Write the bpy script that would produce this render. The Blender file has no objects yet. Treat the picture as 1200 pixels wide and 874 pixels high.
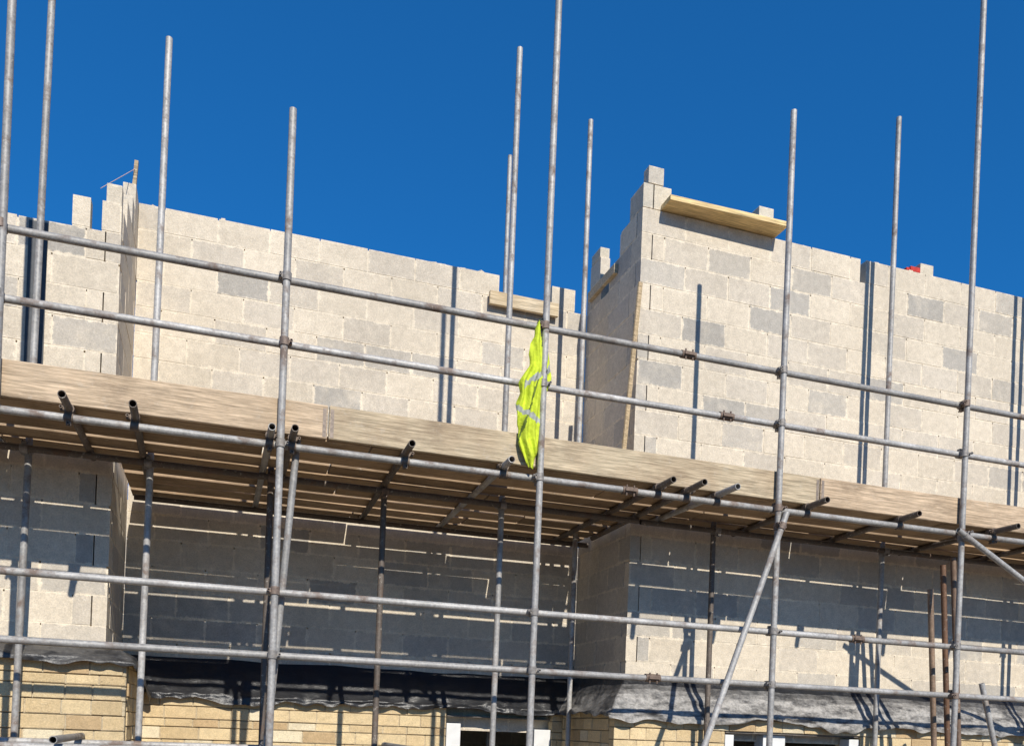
import bpy, bmesh, math, random
from mathutils import Vector, Matrix, noise
random.seed(11)
R=random.random
def U(a,b): return a+(b-a)*R()
EYE=1.7           # everything is laid out relative to eye level, lifted by EYE at the end
scene=bpy.context.scene

# ------------------------------------------------------------------ mesh builder
class MB:
    def __init__(s): s.v=[];s.f=[];s.c=[];s.uv=[];s.sm=[]
    def face(s,idx,col,uv=None,smooth=False):
        s.f.append(idx);s.c.append(col);s.uv.append(uv or [(0.5,0.5)]*len(idx));s.sm.append(smooth)
    def box(s,a,b,col=(.5,.5,.5),M=None,tilt=0):
        x0,y0,z0=a;x1,y1,z1=b
        P=[(x0,y0,z0),(x1,y0,z0),(x1,y1,z0),(x0,y1,z0),(x0,y0,z1),(x1,y0,z1),(x1,y1,z1),(x0,y1,z1)]
        if M: P=[tuple(M@Vector(p)) for p in P]
        n=len(s.v);s.v+=P
        q=[(0,0),(1,0),(1,1),(0,1)]
        for f in [(0,1,5,4),(1,2,6,5),(2,3,7,6),(3,0,4,7),(4,5,6,7),(3,2,1,0)]:
            s.face([n+i for i in f],col,q)
    def obox(s,p0,p1,w,h,col,up=(0,0,1)):
        p0=Vector(p0);p1=Vector(p1);d=(p1-p0);L=d.length;d.normalize()
        side=d.cross(Vector(up)).normalized();u2=side.cross(d).normalized()
        M=Matrix((( d.x,side.x,u2.x,p0.x),(d.y,side.y,u2.y,p0.y),(d.z,side.z,u2.z,p0.z),(0,0,0,1)))
        s.box((0,-w/2,-h/2),(L,w/2,h/2),col,M)
    def cyl(s,p0,p1,r,col,n=14,hollow=False):
        p0=Vector(p0);p1=Vector(p1);d=(p1-p0).normalized()
        a=d.cross(Vector((0,0,1)) if abs(d.z)<.9 else Vector((1,0,0))).normalized();b=d.cross(a)
        def ring(c,rr):
            k=len(s.v)
            for i in range(n):
                t=2*math.pi*i/n; s.v.append(tuple(c+a*math.cos(t)*rr+b*math.sin(t)*rr))
            return k
        def band(k0,k1,sm=True):
            for i in range(n):
                j=(i+1)%n; s.face([k0+i,k0+j,k1+j,k1+i],col,None,sm)
        k0=ring(p0,r);k1=ring(p1,r);band(k0,k1)
        if hollow:
            for (c,k,sg) in ((p0,k0,1),(p1,k1,-1)):
                e=ring(c,r);e2=ring(c,r*.82);band(e2,e,False) if sg>0 else band(e,e2,False)
                i0=ring(c,r*.82);i1=ring(c+d*sg*.12,r*.82)
                band(i1,i0) if sg>0 else band(i0,i1)
                s.face([i1+i for i in range(n)],(0.02,.02,.02))
        else:
            e=ring(p0,r);s.face([e+i for i in range(n)][::-1],col)
            e=ring(p1,r);s.face([e+i for i in range(n)],col)
    def obj(s,name,mat,parent=None,bevel=0):
        me=bpy.data.meshes.new(name);me.from_pydata(s.v,[],s.f)
        ca=me.color_attributes.new('Col','FLOAT_COLOR','CORNER');uv=me.uv_layers.new(name='UVMap')
        li=0
        for f,c,u,sm in zip(s.f,s.c,s.uv,s.sm):
            for k in range(len(f)):
                ca.data[li].color=(c[0],c[1],c[2],1);uv.data[li].uv=u[k];li+=1
        for p,sm in zip(me.polygons,s.sm): p.use_smooth=sm
        me.materials.append(mat);me.update()
        o=bpy.data.objects.new(name,me);scene.collection.objects.link(o)
        if parent: o.parent=parent
        if bevel:
            m=o.modifiers.new('bevel','BEVEL');m.width=bevel;m.segments=2;m.limit_method='ANGLE'
        return o
def empty(name):
    o=bpy.data.objects.new(name,None);scene.collection.objects.link(o);return o

# ------------------------------------------------------------------ materials
class NT:
    def __init__(s,name):
        s.m=bpy.data.materials.new(name);s.m.use_nodes=True;s.t=s.m.node_tree;s.t.nodes.clear()
        s.out=s.n('ShaderNodeOutputMaterial');s.b=s.n('ShaderNodeBsdfPrincipled');s.l(s.b.outputs[0],s.out.inputs[0])
        s.tc=s.n('ShaderNodeTexCoord')
    def n(s,t,**k):
        x=s.t.nodes.new(t)
        for a,b in k.items(): setattr(x,a,b)
        return x
    def l(s,a,b): s.t.links.new(a,b)
    def put(s,sock,v):
        if isinstance(v,bpy.types.NodeSocket): s.l(v,sock)
        else: sock.default_value=v
    def math(s,op,a,b=0.0,c=None):
        x=s.n('ShaderNodeMath',operation=op);s.put(x.inputs[0],a);s.put(x.inputs[1],b)
        if c is not None: s.put(x.inputs[2],c)
        return x.outputs[0]
    def noise(s,scale,detail=4,rough=.55,vec=None,sc=None):
        x=s.n('ShaderNodeTexNoise');x.inputs['Scale'].default_value=scale;x.inputs['Detail'].default_value=detail;x.inputs['Roughness'].default_value=rough
        v=vec or s.tc.outputs['Object']
        if sc:
            mp=s.n('ShaderNodeMapping');mp.inputs['Scale'].default_value=sc;s.l(v,mp.inputs[0]);v=mp.outputs[0]
        s.l(v,x.inputs['Vector']);return x.outputs['Fac']
    def rng(s,v,a,b,c,d):
        x=s.n('ShaderNodeMapRange');s.put(x.inputs[0],v)
        for i,q in enumerate((a,b,c,d)): x.inputs[i+1].default_value=q
        return x.outputs[0]
    def mix(s,f,a,b,mode='MIX'):
        x=s.n('ShaderNodeMix',data_type='RGBA',blend_type=mode);s.put(x.inputs[0],f)
        for i,q in ((6,a),(7,b)):
            if isinstance(q,tuple): x.inputs[i].default_value=(q[0],q[1],q[2],1)
            else: s.l(q,x.inputs[i])
        return x.outputs[2]
    def gray(s,v):
        x=s.n('ShaderNodeCombineColor')
        for i in range(3): s.l(v,x.inputs[i])
        return x.outputs[0]
    def col(s): return s.n('ShaderNodeAttribute',attribute_name='Col').outputs['Color']
    def bump(s,h,st,dist):
        x=s.n('ShaderNodeBump');x.inputs['Strength'].default_value=st;x.inputs['Distance'].default_value=dist
        s.l(h,x.inputs['Height']);s.l(x.outputs[0],s.b.inputs['Normal'])

def masonry(name,L,H,mortar,smear,thr,bd):
    k=NT(name);uv=k.n('ShaderNodeSeparateXYZ');k.l(k.tc.outputs['UV'],uv.inputs[0])
    def ed(o,s):
        a=k.math('ABSOLUTE',k.math('SUBTRACT',o,.5));return k.math('MULTIPLY',k.math('SUBTRACT',.5,a),s)
    m=k.math('MINIMUM',ed(uv.outputs[0],L),ed(uv.outputs[1],H))
    fine=k.noise(80,6,.85);med=k.noise(19,5,.65);big=k.noise(1.1,3,.5);mid=k.noise(4,5,.65)
    d=k.math('SUBTRACT',m,k.math('MULTIPLY',k.math('SUBTRACT',med,.5),thr))
    edge=k.rng(d,.001,.010,1,0)
    blot=k.rng(mid,.52,.72,0,.55)
    f=k.math('MULTIPLY',k.math('MAXIMUM',edge,blot),smear)
    c=k.mix(f,k.col(),mortar)
    c=k.mix(1.0,c,k.gray(k.rng(fine,.25,.75,.64,1.32)),'MULTIPLY')
    c=k.mix(1.0,c,k.gray(k.rng(med,.3,.7,.88,1.09)),'MULTIPLY')
    c=k.mix(1.0,c,k.gray(k.rng(big,.3,.7,.9,1.06)),'MULTIPLY')
    k.l(c,k.b.inputs['Base Color']);k.b.inputs['Roughness'].default_value=.95
    k.b.inputs['Specular IOR Level'].default_value=.1
    h=k.math('ADD',fine,k.math('MULTIPLY',med,.8));k.bump(h,.75,bd);return k.m
M_BLOCK=masonry('concrete_block',.44,.215,(.77,.675,.53),.9,.06,.0055)
M_STONE=masonry('buff_stone',.3,.12,(.72,.60,.41),.25,.02,.014)

def timber(name,tint,w=1.0):
    k=NT(name);g=k.noise(9,6,.65,sc=(.35,7,7));g2=k.noise(2.3,4,.6);g3=k.noise(40,3,.6,sc=(.15,3,3))
    c=k.mix(1.0,k.col(),k.gray(k.rng(g,.25,.75,.45,1.4)),'MULTIPLY')
    c=k.mix(k.rng(g2,.42,.72,0,.7),c,tint)
    c=k.mix(1.0,c,k.gray(k.rng(g3,.3,.7,.7,1.22)),'MULTIPLY')
    st=k.noise(1.7,6,.75,sc=(1,1,3));c=k.mix(k.rng(st,.50,.66,0,.5*w),c,(.17,.12,.08))
    sp=k.noise(11,6,.8);c=k.mix(k.rng(sp,.58,.72,0,.55*w),c,(.53,.47,.38))
    k.l(c,k.b.inputs['Base Color']);k.b.inputs['Roughness'].default_value=.88;k.b.inputs['Specular IOR Level'].default_value=.12
    k.bump(k.math('ADD',g,g3),.8,.005);return k.m
M_BOARD=timber('weathered_scaffold_board',(.38,.275,.175))
M_TIMBER=timber('new_timber',(.56,.41,.22),.35)
def steel():
    k=NT('galvanised_steel');a=k.noise(7,5,.65);b=k.noise(55,4,.7);c3=k.noise(2.2,4,.6,sc=(1,1,2.2));e=k.noise(3,5,.7)
    c=k.mix(1.0,k.col(),k.gray(k.rng(b,.25,.75,.62,1.24)),'MULTIPLY')
    c=k.mix(1.0,c,k.gray(k.rng(e,.3,.7,.62,1.15)),'MULTIPLY')
    rust=k.math('MULTIPLY',k.rng(a,.50,.64,0,1),k.rng(c3,.43,.58,0,1))
    c=k.mix(k.math('MULTIPLY',rust,.75),c,(.15,.09,.06))
    sp=k.noise(30,3,.8);spm=k.rng(sp,.61,.67,0,.65);c=k.mix(spm,c,(.46,.42,.36))
    k.l(c,k.b.inputs['Base Color'])
    dull=k.math('MAXIMUM',rust,spm)
    k.l(k.rng(dull,0,1,.2,0.0),k.b.inputs['Metallic']);k.l(k.rng(k.math('ADD',rust,b),.3,1.2,.5,.8),k.b.inputs['Roughness'])
    k.b.inputs['Specular IOR Level'].default_value=.35
    k.bump(b,.35,.0015);return k.m
M_STEEL=steel()
def simple(name,base,rough,metal=0,ns=20,var=.3,bd=.002,spec=.5):
    k=NT(name);n=k.noise(ns,5,.6);c=k.mix(1.0,base if base else k.col(),k.gray(k.rng(n,.25,.75,1-var,1+var)),'MULTIPLY')
    k.l(c,k.b.inputs['Base Color']);k.b.inputs['Roughness'].default_value=rough;k.b.inputs['Metallic'].default_value=metal
    k.b.inputs['Specular IOR Level'].default_value=spec;k.bump(n,.4,bd);return k.m
M_COUP=simple('rusty_coupler_steel',None,.65,.25,40,.45,.002)
M_UPVC=simple('white_closer_board',(.70,.70,.68),.5,0,9,.1,.001)
M_CONC=simple('concrete_slab',(.28,.27,.25),.9,0,12,.2,.003,.2)
M_ORANGE=simple('red_clay',(.50,.05,.04),.8,0,30,.3,.002,.2)
def membrane():
    k=NT('black_polythene');a=k.noise(5,7,.75,sc=(1,1,2.5));b=k.noise(35,4,.7)
    f=k.math('MULTIPLY',k.rng(a,.38,.58,.18,1),k.rng(b,.3,.6,.5,1))
    sc=k.n('ShaderNodeSeparateColor');k.l(k.col(),sc.inputs[0])
    f=k.math('MULTIPLY',f,sc.outputs[0])
    k.l(k.mix(f,(.012,.013,.016),(.42,.40,.37)),k.b.inputs['Base Color'])
    k.l(k.rng(f,0,1,.32,.85),k.b.inputs['Roughness']);k.bump(k.math('ADD',b,a),.5,.008);return k.m
M_MEM=membrane()
def groundm():
    k=NT('site_earth');a=k.noise(.35,6,.65);b=k.noise(9,6,.7)
    c=k.mix(k.rng(a,.35,.65,0,1),(.15,.105,.065),(.21,.16,.11));c=k.mix(1.0,c,k.gray(k.rng(b,.25,.75,.6,1.35)),'MULTIPLY')
    k.l(c,k.b.inputs['Base Color']);k.b.inputs['Roughness'].default_value=.95;k.bump(b,.8,.05);return k.m
def vestm():
    k=NT('hi_vis_fabric');n=k.noise(30,4,.6);n2=k.noise(9,4,.6)
    c=k.mix(1.0,k.col(),k.gray(k.rng(n,.2,.8,.82,1.1)),'MULTIPLY')
    c=k.mix(1.0,c,k.gray(k.rng(n2,.3,.7,.74,1.08)),'MULTIPLY')
    k.l(c,k.b.inputs['Base Color'])
    k.b.inputs['Roughness'].default_value=.75;k.b.inputs['Specular IOR Level'].default_value=.15;k.bump(k.math('ADD',n,n2),.6,.014);return k.m

# ------------------------------------------------------------------ house
house=empty('unfinished_block_house')
CZ=-1.6;CP=.225
def bcol():
    r=R()
    if r<.48: c=(.665,.58,.455)
    elif r<.80: c=(.60,.53,.43)
    elif r<.94: c=(.525,.475,.40)
    else: c=(.45,.415,.36)
    j=U(.94,1.06);return tuple(x*j for x in c)
MORT=(.78,.685,.54)
def wall(name,axis,face,back,ranges,phase0=0.0,parent=house,courses=range(0,28)):
    mb=MB();lo,hi=min(face,back),max(face,back);e=.0016
    for n in courses:
        zb=CZ+CP*n;ph=phase0+(0 if n%2 else .225)+U(-.014,.014)
        for (s0,s1) in ranges(n):
            if s1-s0<.03: continue
            k=math.floor((s0-ph)/.45);t=ph+.45*k
            while t<s1-1e-4:
                a=max(t,s0);b=min(t+.45,s1);t+=.45
                last = b>=s1-1e-4
                bb=b if last else b-U(.006,.014)
                if bb-a<.02: continue
                j=U(-.0008,.0026);c=bcol();zt=zb+.215+U(-.002,.002);z_=zb+U(-.001,.0015)
                if axis=='x': mb.box((a,lo-(j if face<back else 0),z_),(bb,hi+(j if face>back else 0),zt),c)
                else: mb.box((lo-(j if face<back else 0),a,z_),(hi+(j if face>back else 0),bb,zt),c)
            if axis=='x': mb.box((s0+e,lo+e,zb-.01),(s1-e,hi-e,zb+.2),MORT)
            else: mb.box((lo+e,s0+e,zb-.01),(hi-e,s1-e,zb+.2),MORT)
    return mb.obj(name,M_BLOCK,parent)
XL,XR=-.786,3.48; YF,YR=7.2,8.4
def sub(rs,o0,o1):
    out=[]
    for a,b in rs:
        if o1<=a or o0>=b: out.append((a,b));continue
        if a<o0: out.append((a,o0))
        if b>o1: out.append((o1,b))
    return out
def r_right(n):
    x0=XR if n%2 else XR+.11
    r=[(x0,10.0)]
    if n<=6 : r=sub(sub(r,4.5,5.83),8.0,9.2)
    if n==27: r=sub(r,5.83,5.90)
    return r
wall('right_bay_front_wall','x',YF,YF+.1,r_right,XR)
def r_rret(n):
    y0=YF+.11 if n%2 else YF
    if n<=25: return [(y0,YR+.0)]
    if n==26: return [(y0,7.88),(8.06,YR)]
    return [(y0,7.66),(8.1,YR-.06)]
wall('right_bay_return_wall','y',XR,XR+.1,r_rret,YF)
def r_rec(n):
    r=[(XL+.004,XR-.004)]
    if n==26: r=[(XL+.004,2.53),(3.09,3.34)]
    if n==27: r=[]
    if n<=6: r=sub(r,2.2,3.12)
    return r
wall('recess_wall','x',YR,YR+.1,r_rec,XL)
def r_left(n):
    x1=XL if n%2 else XL-.11
    return [(-6,x1)] if n<=22 else ([(-1.12,-1.0),(-.92,XL)] if n==23 else [])
wall('left_bay_front_wall','x',YF,YF+.1,r_left,XL)
def r_lret(n):
    y0=YF+.11 if n%2 else YF
    st={23:7.31,24:7.55,25:7.9,26:8.12}
    if n<=22: return [(y0,YR)]
    return [(st[n],YR+.05)] if n in st else []
wall('left_bay_return_wall','y',XL,XL-.1,r_lret,YF)
wall('rear_wall','x',14.1,14.0,lambda n:[(-6,10)] if n<=20 else [],0)
wall('gable_wall_west','y',-6.11,-6.01,lambda n:[(7.2,14.1)] if n<=22 else [],7.2)
wall('gable_wall_east','y',10.11,10.01,lambda n:[(7.2,14.1)] if n<=26 else [],7.2)
mb=MB()
mb.box((XL-.11,YF+.005,CZ+CP*23),(XL-.004,YF+.1,3.93),(.60,.53,.42))
mb.box((XR+.002,YF+.003,4.7),(XR+.1,YF+.27,4.915),(.55,.50,.41))
mb.box((XR+.11,YF+.003,4.7),(XR+.28,YF+.1,4.915),(.62,.55,.43))
mb.box((XR+.05,YF+.006,4.925),(XR+.20,YF+.11,5.08),(.53,.48,.40))
mb.box((6.56,YF+.01,4.69),(6.72,YF+.1,4.80),(.62,.55,.43))
mb.box((4.74,YF+.10,4.69),(4.90,YF+.32,5.03),(.62,.56,.45))
mb.box((XR+.0,8.12,4.7),(XR+.1,8.33,4.80),(.62,.55,.43))
mb.obj('corner_blocks',M_BLOCK,house,.004)
mb=MB()
for a,b,y,z in ((4.95,9.9,YF+.05,4.692),(-.7,2.45,YR+.05,4.467),(-5.9,-1.2,YF+.05,3.567)):
    x=a
    while x<b:
        w=U(.03,.09);mb.obox((x,y+U(-.03,.03),z+.006),(x+w,y+U(-.03,.03),z+.006),U(.03,.05),U(.01,.03),(.66,.58,.46));x+=U(.1,.5)
mb.obj('mortar_droppings',M_BLOCK,house,.004)
mb=MB()
mb.box((-5.99,8.52,.52),(9.99,13.98,.74),(.3,.3,.3));mb.box((-5.99,7.32,.52),(XL-.12,8.5,.74));mb.box((XR+.12,7.32,.52),(9.99,8.5,.74))  # unseen upper slab, added to block sun and keep the interior dark
mb.box((-6.2,7.0,-1.72),(10.2,14.2,-1.61))
mb.obj('unseen_floor_slabs',M_CONC,house)
def scol():
    r=R();c=(.78,.61,.36) if r<.5 else ((.71,.54,.31) if r<.8 else ((.80,.69,.48) if r<.93 else (.60,.43,.24)))
    j=U(.9,1.06);return tuple(x*j for x in c)
def stone(name,axis,face,back,s0,s1,ztop,ops=(),pitch=.11):
    mb=MB();lo,hi=min(face,back),max(face,back);z=-1.7;e=.004
    while z<ztop-.02:
        pz=pitch*(1 if R()<.7 else .66);zt=min(z+pz,ztop);rs=[(s0,s1)]
        for (a,b,zz) in ops:
            if z<zz: rs=sub(rs,a,b)
        for a,b in rs:
            t=a-U(0,.15)
            while t<b:
                w=U(.15,.34);p=max(a,t);q=min(t+w,b);t+=w
                if q-p<.03: continue
                j=U(-.002,.009)
                A=(p,lo-j if face<back else lo,z+.0);B=(q-.009,hi+(j if face>back else 0),zt-.009)
                if axis=='y': A=(A[1],A[0],A[2]);B=(B[1],B[0],B[2])
                mb.box(A,B,scol())
            A=(a+e,lo+e,z-.005);B=(b-e,hi-e,zt-.012)
            if axis=='y': A=(A[1],A[0],A[2]);B=(B[1],B[0],B[2])
            mb.box(A,B,(.60,.50,.34))
        z+=pz
    return mb.obj(name,M_STONE,house,.004)
stone('stone_leaf_left','x',7.03,7.13,-6,XL+.17,.40)
stone('stone_leaf_left_return','y',XL+.17,XL+.07,7.135,8.22,.40)
stone('stone_leaf_recess','x',8.23,8.33,XL+.075,XR-.075,.20,[(2.12,3.2,.11)])
stone('stone_leaf_right_return','y',XR-.17,XR-.07,7.135,8.22,.20)
stone('stone_leaf_right','x',7.03,7.13,XR-.17,10,.20,[(4.42,5.9,.05),(8,9.2,.05)])
mb=MB();ln=MB()
for x,w,y,zt in ((2.125,.14,8.24,.03),(3.02,.175,8.24,.0),(4.425,.09,7.04,.02),(4.86,.24,7.09,.03),(5.78,.115,7.04,.02),(8.01,.09,7.04,.02),(9.1,.09,7.04,.02)):
    mb.box((x,y,-1.6),(x+w,y+.14,zt),(.7,.7,.7))
for x0,x1,y,z in ((2.0,3.32,8.255,.095),(4.3,6.02,7.045,.036),(7.9,9.3,7.045,.036)):
    ln.box((x0+.13,y,z),(x1-.13,y+.26,z+.012),(.16,.14,.12))
mb.obj('jamb_closer_boards',M_UPVC,house,.004);ln.obj('steel_lintels',M_COUP,house)
def memb():
    mb=MB()
    def path(d): return [(-6,7.2-d),(XL+d,7.2-d),(XL+d,8.4-d),(XR-d,8.4-d),(XR-d,7.2-d),(10,7.2-d)]
    K=14;cols=[]
    for sg in range(5):
        L=[5.2,1.2,4.3,1.2,6.5][sg];N=int(L/.025)
        for i in range(N+(1 if sg==4 else 0)):
            f=i/N;s=sum([5.2,1.2,4.3,1.2,6.5][:sg])+f*L
            left=sg<=1
            st=.41 if left else .21
            if sg==1: st=.41-.2*max(0,f-.7)/.3
            top=.52+.02*noise.noise((s*2,0,0))
            drop=.07+.06*noise.noise((s*1.3,5,0))+.04*noise.noise((s*5,9,0))+(.03 if sg==4 else 0)
            if sg==1: drop+=.05
            col=[]
            for k in range(K):
                if k<=7: t=k/7;d=.004+.19*t**1.3;z=top+(st+.01-top)*t
                else: t=(k-7)/(K-8);d=.196+.02*t;z=st+.01-(drop)*t
                amp=.05*min(1,k/4);d+=amp*(.5+.9*noise.noise((s*3.2,k*.3,1)))*(.4 if k in(6,7,8) else 1)*(1 if k>7 else .6)
                d+=.022*abs(noise.noise((s*9,k*.45,3)))*min(1,k/2)
                z+=.016*noise.noise((s*8,k*.4,7))*min(1,k/3)
                P=path(d);a,b=P[sg],P[sg+1];col.append((a[0]+(b[0]-a[0])*f,a[1]+(b[1]-a[1])*f,z))
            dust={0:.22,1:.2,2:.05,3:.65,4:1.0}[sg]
            cols.append((col,dust))
    for c,_ in cols: mb.v+=c
    for i in range(len(cols)-1):
        for k in range(K-1):
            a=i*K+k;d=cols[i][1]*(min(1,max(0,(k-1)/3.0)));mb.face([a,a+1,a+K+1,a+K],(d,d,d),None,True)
    return mb.obj('damp_proof_membrane',M_MEM,house)
memb()
mb=MB();mb.box((-1.40,7.188,2.0),(-1.275,7.2,3.54));mb.obj('dark_wall_strip',simple('black_strip',(.05,.055,.06),.6),house)  # thin near-black vertical strip on the left bay wall face

# ------------------------------------------------------------------ scaffold
scaf=empty('scaffolding')
TR=.0242
def gal():
    j=U(.78,1.14);return (.46*j,.445*j,.42*j)
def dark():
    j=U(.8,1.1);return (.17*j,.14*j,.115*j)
std=MB();led=MB();tra=MB();cou=MB();bra=MB()
def tube(mb,p0,p1,col): mb.cyl(p0,p1,TR,col,16,True)
OY=6.0;IY=6.94
outer=[(-3.2,5.3),(-1.32,4.9),(.352,4.0),(2.164,5.7),(4.17,4.94),(5.99,6.9),(7.9,5.6),(9.7,5.2)]
inner=[(-3.2,4.6,IY),(-1.32,5.4,IY),(-.515,4.92,IY),(.352,1.97,IY),(1.21,1.90,IY),(2.18,5.57,IY),(3.24,5.85,7.9),(4.17,1.95,IY),(5.99,5.94,IY),(7.9,5.3,IY),(9.7,4.4,IY)]
lean={.352:.0,2.164:.002,4.17:.001,5.99:.004,-1.32:.004}
leani={-1.32:.012,-.515:.006,2.18:.002,3.24:-.001,5.99:.001}
for x,t in outer:
    l=lean.get(x,U(-.004,.006));tube(std,(x-l*1.7,OY,-1.68),(x+l*t,OY,t),gal())
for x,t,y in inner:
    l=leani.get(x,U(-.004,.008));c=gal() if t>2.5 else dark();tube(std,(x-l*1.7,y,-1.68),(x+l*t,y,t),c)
tube(std,(2.84,9.2,-1.6),(2.84,9.2,6.2),gal())
for x in [-3.2,-1.32,.352,2.164,4.17,5.99,7.9,9.7]:
    for y in (OY,IY): std.box((x-.075,y-.075,-1.695),(x+.075,y+.075,-1.688),(.3,.28,.25))
def coupler(p,ax,q,bx,col=None):
    p=Vector(p);q=Vector(q);ax=Vector(ax).normalized();bx=Vector(bx).normalized()
    c=col or ((.20,.15,.12) if R()<.4 else (.26,.24,.22))
    for o,a in ((p,ax),(q,bx)):
        cou.cyl(o-a*.026,o+a*.026,.0315,c,12)
        w=a.cross(Vector((0,1,0)));w=w.normalized() if w.length>.1 else Vector((1,0,0))
        s=1 if R()<.5 else -1
        cou.box(tuple(o+w*s*.036-Vector((.014,.016,.014))),tuple(o+w*s*.036+Vector((.014,.016,.014))),c)
        b0=o+w*s*.042+Vector((0,.03,0));b1=o+w*s*.042+Vector((0,-.046,0))
        cou.cyl(b0,b1,.006,c,8);cou.cyl(b1,b1+Vector((0,.012,0)),.011,c,6)
LY=OY+.049
def ledger(y,z,xs,c=gal,dz=.006):
    for a,b in xs:
        tube(led,(a,y,z+U(-dz,dz)),(b,y,z+U(-dz,dz)),c())
for z,segs in ((2.90,[(-3.6,3.35),(3.352,10.1)]),(2.48,[(-3.6,3.7),(3.702,10.1)]),(1.81,[(-3.6,2.9),(2.902,10.1)]),(.84,[(-3.6,5.0),(5.002,10.1)]),(.423,[(-3.6,3.15),(3.152,10.1)]),(-.22,[(-3.6,3.0),(3.002,10)])):
    ledger(LY,z,segs,dz=.004)
    for x,t in outer: 
        if t>z: coupler((x,OY,z+U(-.004,.004)),(0,0,1),(x+.0,LY,z),(1,0,0))
    jx=segs[0][1];jc=(.17,.12,.09)
    cou.cyl((jx-.06,LY,z),(jx+.06,LY,z),.0305,jc,14);cou.box((jx-.045,LY-.042,z-.010),(jx+.045,LY-.02,z+.010),jc)
    cou.cyl((jx-.03,LY-.02,z-.042),(jx-.03,LY-.02,z+.038),.007,jc,8);cou.cyl((jx+.03,LY-.02,z-.042),(jx+.03,LY-.02,z+.038),.007,jc,8)
for z in (1.81,-.22):
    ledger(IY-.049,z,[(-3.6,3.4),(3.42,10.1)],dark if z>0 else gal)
    for x,t,y in inner:
        if y==IY: coupler((x,IY,z),(0,0,1),(x,IY-.049,z),(1,0,0))
ledger(8.02,1.81,[(-.7,3.42)],dark)
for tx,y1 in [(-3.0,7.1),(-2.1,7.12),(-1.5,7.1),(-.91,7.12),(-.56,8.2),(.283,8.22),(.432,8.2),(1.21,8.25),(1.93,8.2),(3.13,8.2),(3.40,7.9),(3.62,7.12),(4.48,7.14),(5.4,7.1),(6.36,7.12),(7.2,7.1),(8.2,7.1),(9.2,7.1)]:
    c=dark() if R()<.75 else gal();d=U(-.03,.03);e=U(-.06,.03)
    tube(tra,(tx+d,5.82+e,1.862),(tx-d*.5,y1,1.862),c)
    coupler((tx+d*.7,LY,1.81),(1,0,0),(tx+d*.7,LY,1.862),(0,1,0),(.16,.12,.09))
for tx in (-2.6,-.9,1.3,3.2,5.2,7.0): tube(tra,(tx,5.8,-.17),(tx,7.0,-.17),gal())
tube(bra,(4.215,5.95,1.77),(2.99,5.95,-1.68),gal());coupler((4.17,OY,1.66),(0,0,1),(4.175,5.95,1.66),(.35,0,1))
tube(bra,(5.9,5.945,1.81),(9.0,5.945,.28),gal());coupler((5.99,OY,1.76),(0,0,1),(5.99,5.945,1.76),(1,0,-.49))
tube(bra,(.475,6.12,1.99),(.33,6.14,-.4),gal())
rust=(.20,.11,.065)
tube(bra,(6.10,6.3,1.59),(6.42,6.36,-1.69),rust);tube(bra,(5.99,6.32,1.37),(6.32,6.42,-1.69),(.32,.22,.15))
tube(bra,(6.48,6.2,.56),(7.2,6.2,-1.69),gal());tube(bra,(6.19,6.28,1.66),(6.52,6.33,-1.69),(.25,.17,.12))
tube(bra,(-3.2,5.945,1.7),(-5,5.945,-1.69),gal())
std.obj('standards',M_STEEL,scaf);led.obj('ledgers_and_guard_rails',M_STEEL,scaf);tra.obj('transoms',M_STEEL,scaf);bra.obj('brace_tubes',M_STEEL,scaf)
cou.obj('couplers',M_COUP,scaf)
bd=MB()
def wcol(k=1):
    j=U(.6,1.15)*k;w=U(-.03,.03);return (.48*j+w*.5,.34*j,.215*j-w*.3)
def boards(y0,pitch,n,xa,xb,w):
    for i in range(n):
        y=y0+pitch*i+U(-.010,.010)
        x=xa-U(0,2.0)
        while x<xb:
            L=U(2.0,3.9);a=max(x,xa);b=min(x+L,xb);x+=L+.006
            if b-a<.1: continue
            t=U(-.012,.012)
            bd.obox((a,y+w/2+t,1.9055+U(-.001,.003)),(b-.006,y+w/2-t,1.9055+U(-.001,.003)),w,.036,wcol())
boards(6.098,.282,4,-3.6,10.1,.225);boards(7.240,.282,4,XL+.05,XR-.06,.225)
bd.obj('platform_boards',M_BOARD,scaf,.004)
tb=MB()
def toe(a,b,dz0,dz1,y=6.052):
    tb.obox((a,y,1.998+dz0),(b,y,1.998+dz1),.036,.225,(.58*U(.95,1.05),.455,.31))
toe(-3.6,.655,-.002,.004);toe(.665,4.575,0.006,0.0);toe(4.585,8.4,.002,.0);toe(8.41,10.1,0,0)
tb.obj('toe_boards',M_BOARD,scaf,.006)
mb=MB()
for x in (.655-.02,.665+.02,4.575-.02,4.585+.02): mb.box((x-.012,6.0325,1.90),(x+.012,6.0335,2.09),(.25,.2,.16))
mb.obj('board_end_bands',M_COUP,scaf)

# ------------------------------------------------------------------ loose timbers
def tim(name,lst,mat=M_TIMBER):
    mb=MB()
    for p0,p1,w,h,c in lst: mb.obox(p0,p1,w,h,c)
    return mb.obj(name,mat,None,.003)
Y=(.85,.64,.32)
tim('timber_plank',[((3.66,7.135,4.722),(4.86,7.115,4.722),.225,.045,Y)])
tim('timber_plank',[((2.42,8.345,4.205),(3.14,8.345,4.20),.04,.13,(.66,.55,.39))])
tim('timber_batten',[((3.458,7.68,4.37),(3.458,8.3,4.37),.04,.09,(.6,.5,.36))])
tim('timber_batten',[((3.45,7.13,3.98),(3.39,7.3,1.93),.045,.02,(.55,.42,.26))])
tim('timber_batten',[((3.455,7.93,2.72),(3.455,8.34,2.72),.045,.12,(.62,.53,.38))])
mb=MB();mb.obox((-.82,8.25,4.35),(-.80,8.25,4.73),.045,.03,(.45,.36,.24))
mb.cyl((-.81,8.24,4.66),(-.95,7.3,3.93),.0025,(.6,.45,.42),6)
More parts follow.
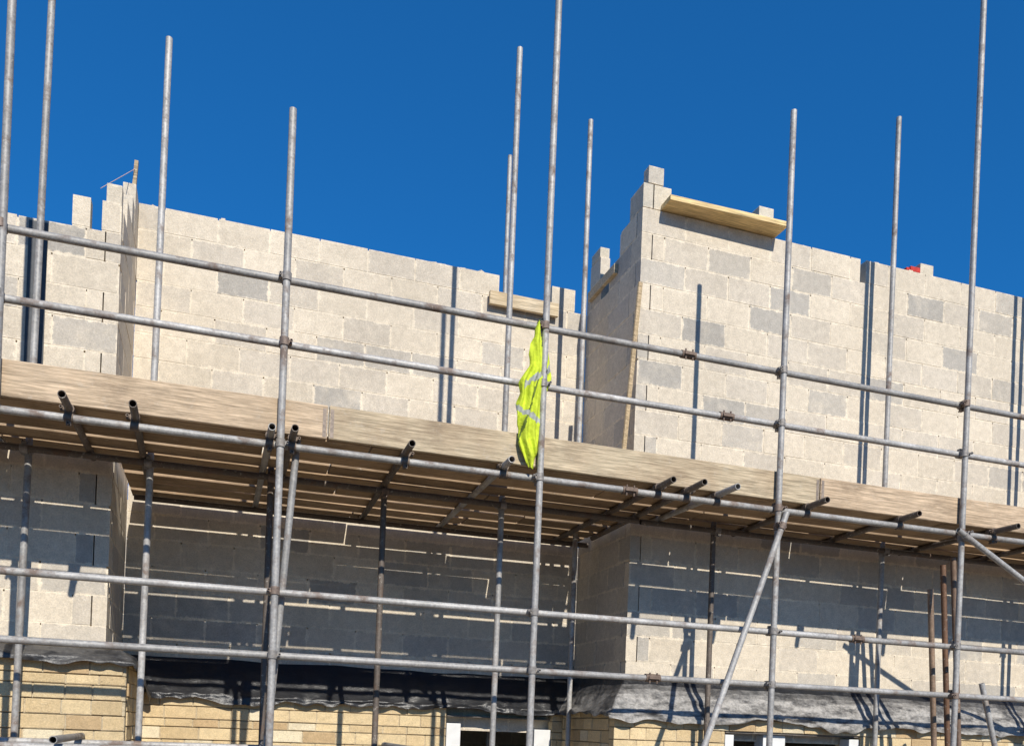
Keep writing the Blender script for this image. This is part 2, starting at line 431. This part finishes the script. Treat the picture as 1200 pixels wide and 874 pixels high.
mb.obj('string_line_profile',M_TIMBER)
mb=MB();mb.box((6.44,YF+.01,4.70),(6.56,YF+.09,4.75),(.5,.1,.08));mb.box((6.40,YF+.02,4.705),(6.45,YF+.07,4.735),(.5,.1,.08));mb.obj('red_brick_piece',M_ORANGE,None,.004)

# ------------------------------------------------------------------ hi-vis jacket
def vest():
    rows=[(2.945,-.040,-.012),(2.90,-.062,-.004),(2.85,-.078,.004),(2.80,-.082,.010),(2.74,-.112,.022),(2.66,-.128,.050),(2.58,-.120,.064),(2.52,-.150,.060),(2.46,-.186,.044),(2.38,-.178,.014),(2.30,-.202,-.002),(2.22,-.196,.0),(2.14,-.168,-.012),(2.06,-.178,-.008),(1.98,-.15,-.022),(1.92,-.118,-.04),(1.87,-.088,-.06)]
    ZT,ZB=2.945,1.87;NR=90;NC=72;mb=MB()
    def prof(z):
        for i in range(len(rows)-1):
            a,b=rows[i],rows[i+1]
            if a[0]>=z>=b[0]-1e-6:
                t=(a[0]-z)/(a[0]-b[0]);return a[1]+(b[1]-a[1])*t,a[2]+(b[2]-a[2])*t
        return rows[-1][1],rows[-1][2]
    Yc=(.62,.74,.05);S=(.42,.44,.40);D=(.035,.045,.05)
    fu=[]
    for i in range(NR+1):
        z=ZT-(ZT-ZB)*i/NR;a,b=prof(z);cx=2.164+(a+b)/2;hw=(b-a)/2
        for j in range(NC):
            t=2*math.pi*j/NC;u=math.cos(t)
            x=cx+u*hw*(1+.12*noise.noise((math.sin(t),z*9,2)))
            ph=u*hw*95+1.8*noise.noise((0,z*3.5,5))*3
            fold=.016*math.sin(ph)+.020*noise.noise((x*22,z*7,math.sin(t)*.6))
            dist=min(1,abs(x-2.164)/.05)
            yy=6.006+math.sin(t)*min(.022,.007+hw*.22)+fold*(.15+.85*dist)
            if x<2.13: yy-=.022*min(1,(2.13-x)/.05)
            if z<2.13: yy=min(yy,6.026)
            if abs(z-2.90)<.04 or abs(z-2.48)<.04: yy=min(yy,6.020)
            zz=z-.05*noise.noise((u*2.2,math.sin(t)*.7,4))*(i/NR)**3
            mb.v.append((x,yy,zz));fu.append((u,math.sin(t)))
    def colf(x,z,s):
        u=(x-2.164);w=.010*noise.noise((x*30,z*12,0))
        if z>2.86 and u>-.05: return D
        if abs(u+.004+.12*(z-2.7)+w)<.010 and z>2.5 and s<0: return D
        if abs(z-(2.555+.75*u)+w*2)<.024 and u>-.15: return S
        if abs(z-(2.20-.35*u)+w*2)<.020 : return S
        if abs(u+.10-.3*(z-2.3)+w)<.008 and z<2.5: return (.16,.22,.04)
        return Yc
    for i in range(NR):
        for j in range(NC):
            k=(j+1)%NC;q=[i*NC+j,i*NC+k,(i+1)*NC+k,(i+1)*NC+j]
            x=sum(mb.v[p][0] for p in q)/4;z=sum(mb.v[p][2] for p in q)/4
            mb.face(q,colf(x,z,fu[q[0]][1]),None,True)
    mb.face(list(range(NC)),Yc)
    mb.face([NR*NC+j for j in range(NC)][::-1],(.3,.4,.02))
    for s in range(10):
        a0=math.pi*s/10;a1=math.pi*(s+1)/10
        f=lambda a:(2.13,6.049-math.cos(a)*.034,2.90+math.sin(a)*.036)
        mb.cyl(f(a0),f(a1),.009,D,8)
    return mb.obj('hi_vis_jacket',vestm())
vest()

# ------------------------------------------------------------------ ground
mb=MB();G=600
mb.v+=[(-G,-G,-1.7),(G,-G,-1.7),(G,G,-1.7),(-G,G,-1.7)];mb.face([0,1,2,3],(.3,.3,.3));mb.obj('ground',groundm())

for o in list(scene.objects):
    if o.parent is None: o.location.z+=EYE

# ------------------------------------------------------------------ light
Ld=Vector((-.08,1,-.70)).normalized()
s=bpy.data.lights.new('sun','SUN');s.energy=5.0;s.angle=math.radians(.53);s.color=(1,.94,.84)
so=bpy.data.objects.new('sun',s);scene.collection.objects.link(so);so.rotation_euler=Ld.to_track_quat('-Z','Y').to_euler();so.location=(1,-10,12)
w=bpy.data.worlds.new('World');scene.world=w;w.use_nodes=True;nt=w.node_tree;nt.nodes.clear()
sk=nt.nodes.new('ShaderNodeTexSky');sk.sky_type='NISHITA';sk.sun_disc=False
sk.sun_elevation=math.asin(-Ld.z);sk.sun_rotation=math.atan2(-Ld.x,-Ld.y)
sk.air_density=1.0;sk.dust_density=.05;sk.ozone_density=2.5;sk.altitude=300
gm=nt.nodes.new('ShaderNodeGamma');gm.inputs[1].default_value=.68
nt.links.new(sk.outputs[0],gm.inputs[0])
mx=nt.nodes.new('ShaderNodeMix');mx.data_type='RGBA';mx.blend_type='MULTIPLY';mx.inputs[0].default_value=1
nt.links.new(gm.outputs[0],mx.inputs[6]);mx.inputs[7].default_value=(.13,.98,2.05,1)
bg=nt.nodes.new('ShaderNodeBackground');bg.inputs[1].default_value=.10
wo=nt.nodes.new('ShaderNodeOutputWorld');nt.links.new(mx.outputs[2],bg.inputs[0]);nt.links.new(bg.outputs[0],wo.inputs[0])
# ------------------------------------------------------------------ camera
cd=bpy.data.cameras.new('camera');co=bpy.data.objects.new('camera',cd);scene.collection.objects.link(co)
cd.sensor_width=36;cd.lens=1040/1200*36;cd.shift_x=16/1200;cd.shift_y=415.6/1200;cd.clip_end=2000;cd.clip_start=.05
co.matrix_world=Matrix.Translation((0,0,EYE))@Matrix.Rotation(math.radians(-17.8),4,'Z')@Matrix.Rotation(math.radians(90),4,'X')@Matrix.Rotation(math.radians(2.18),4,'Z')
scene.camera=co
scene.view_settings.view_transform='Standard';scene.view_settings.look='None';scene.view_settings.exposure=0
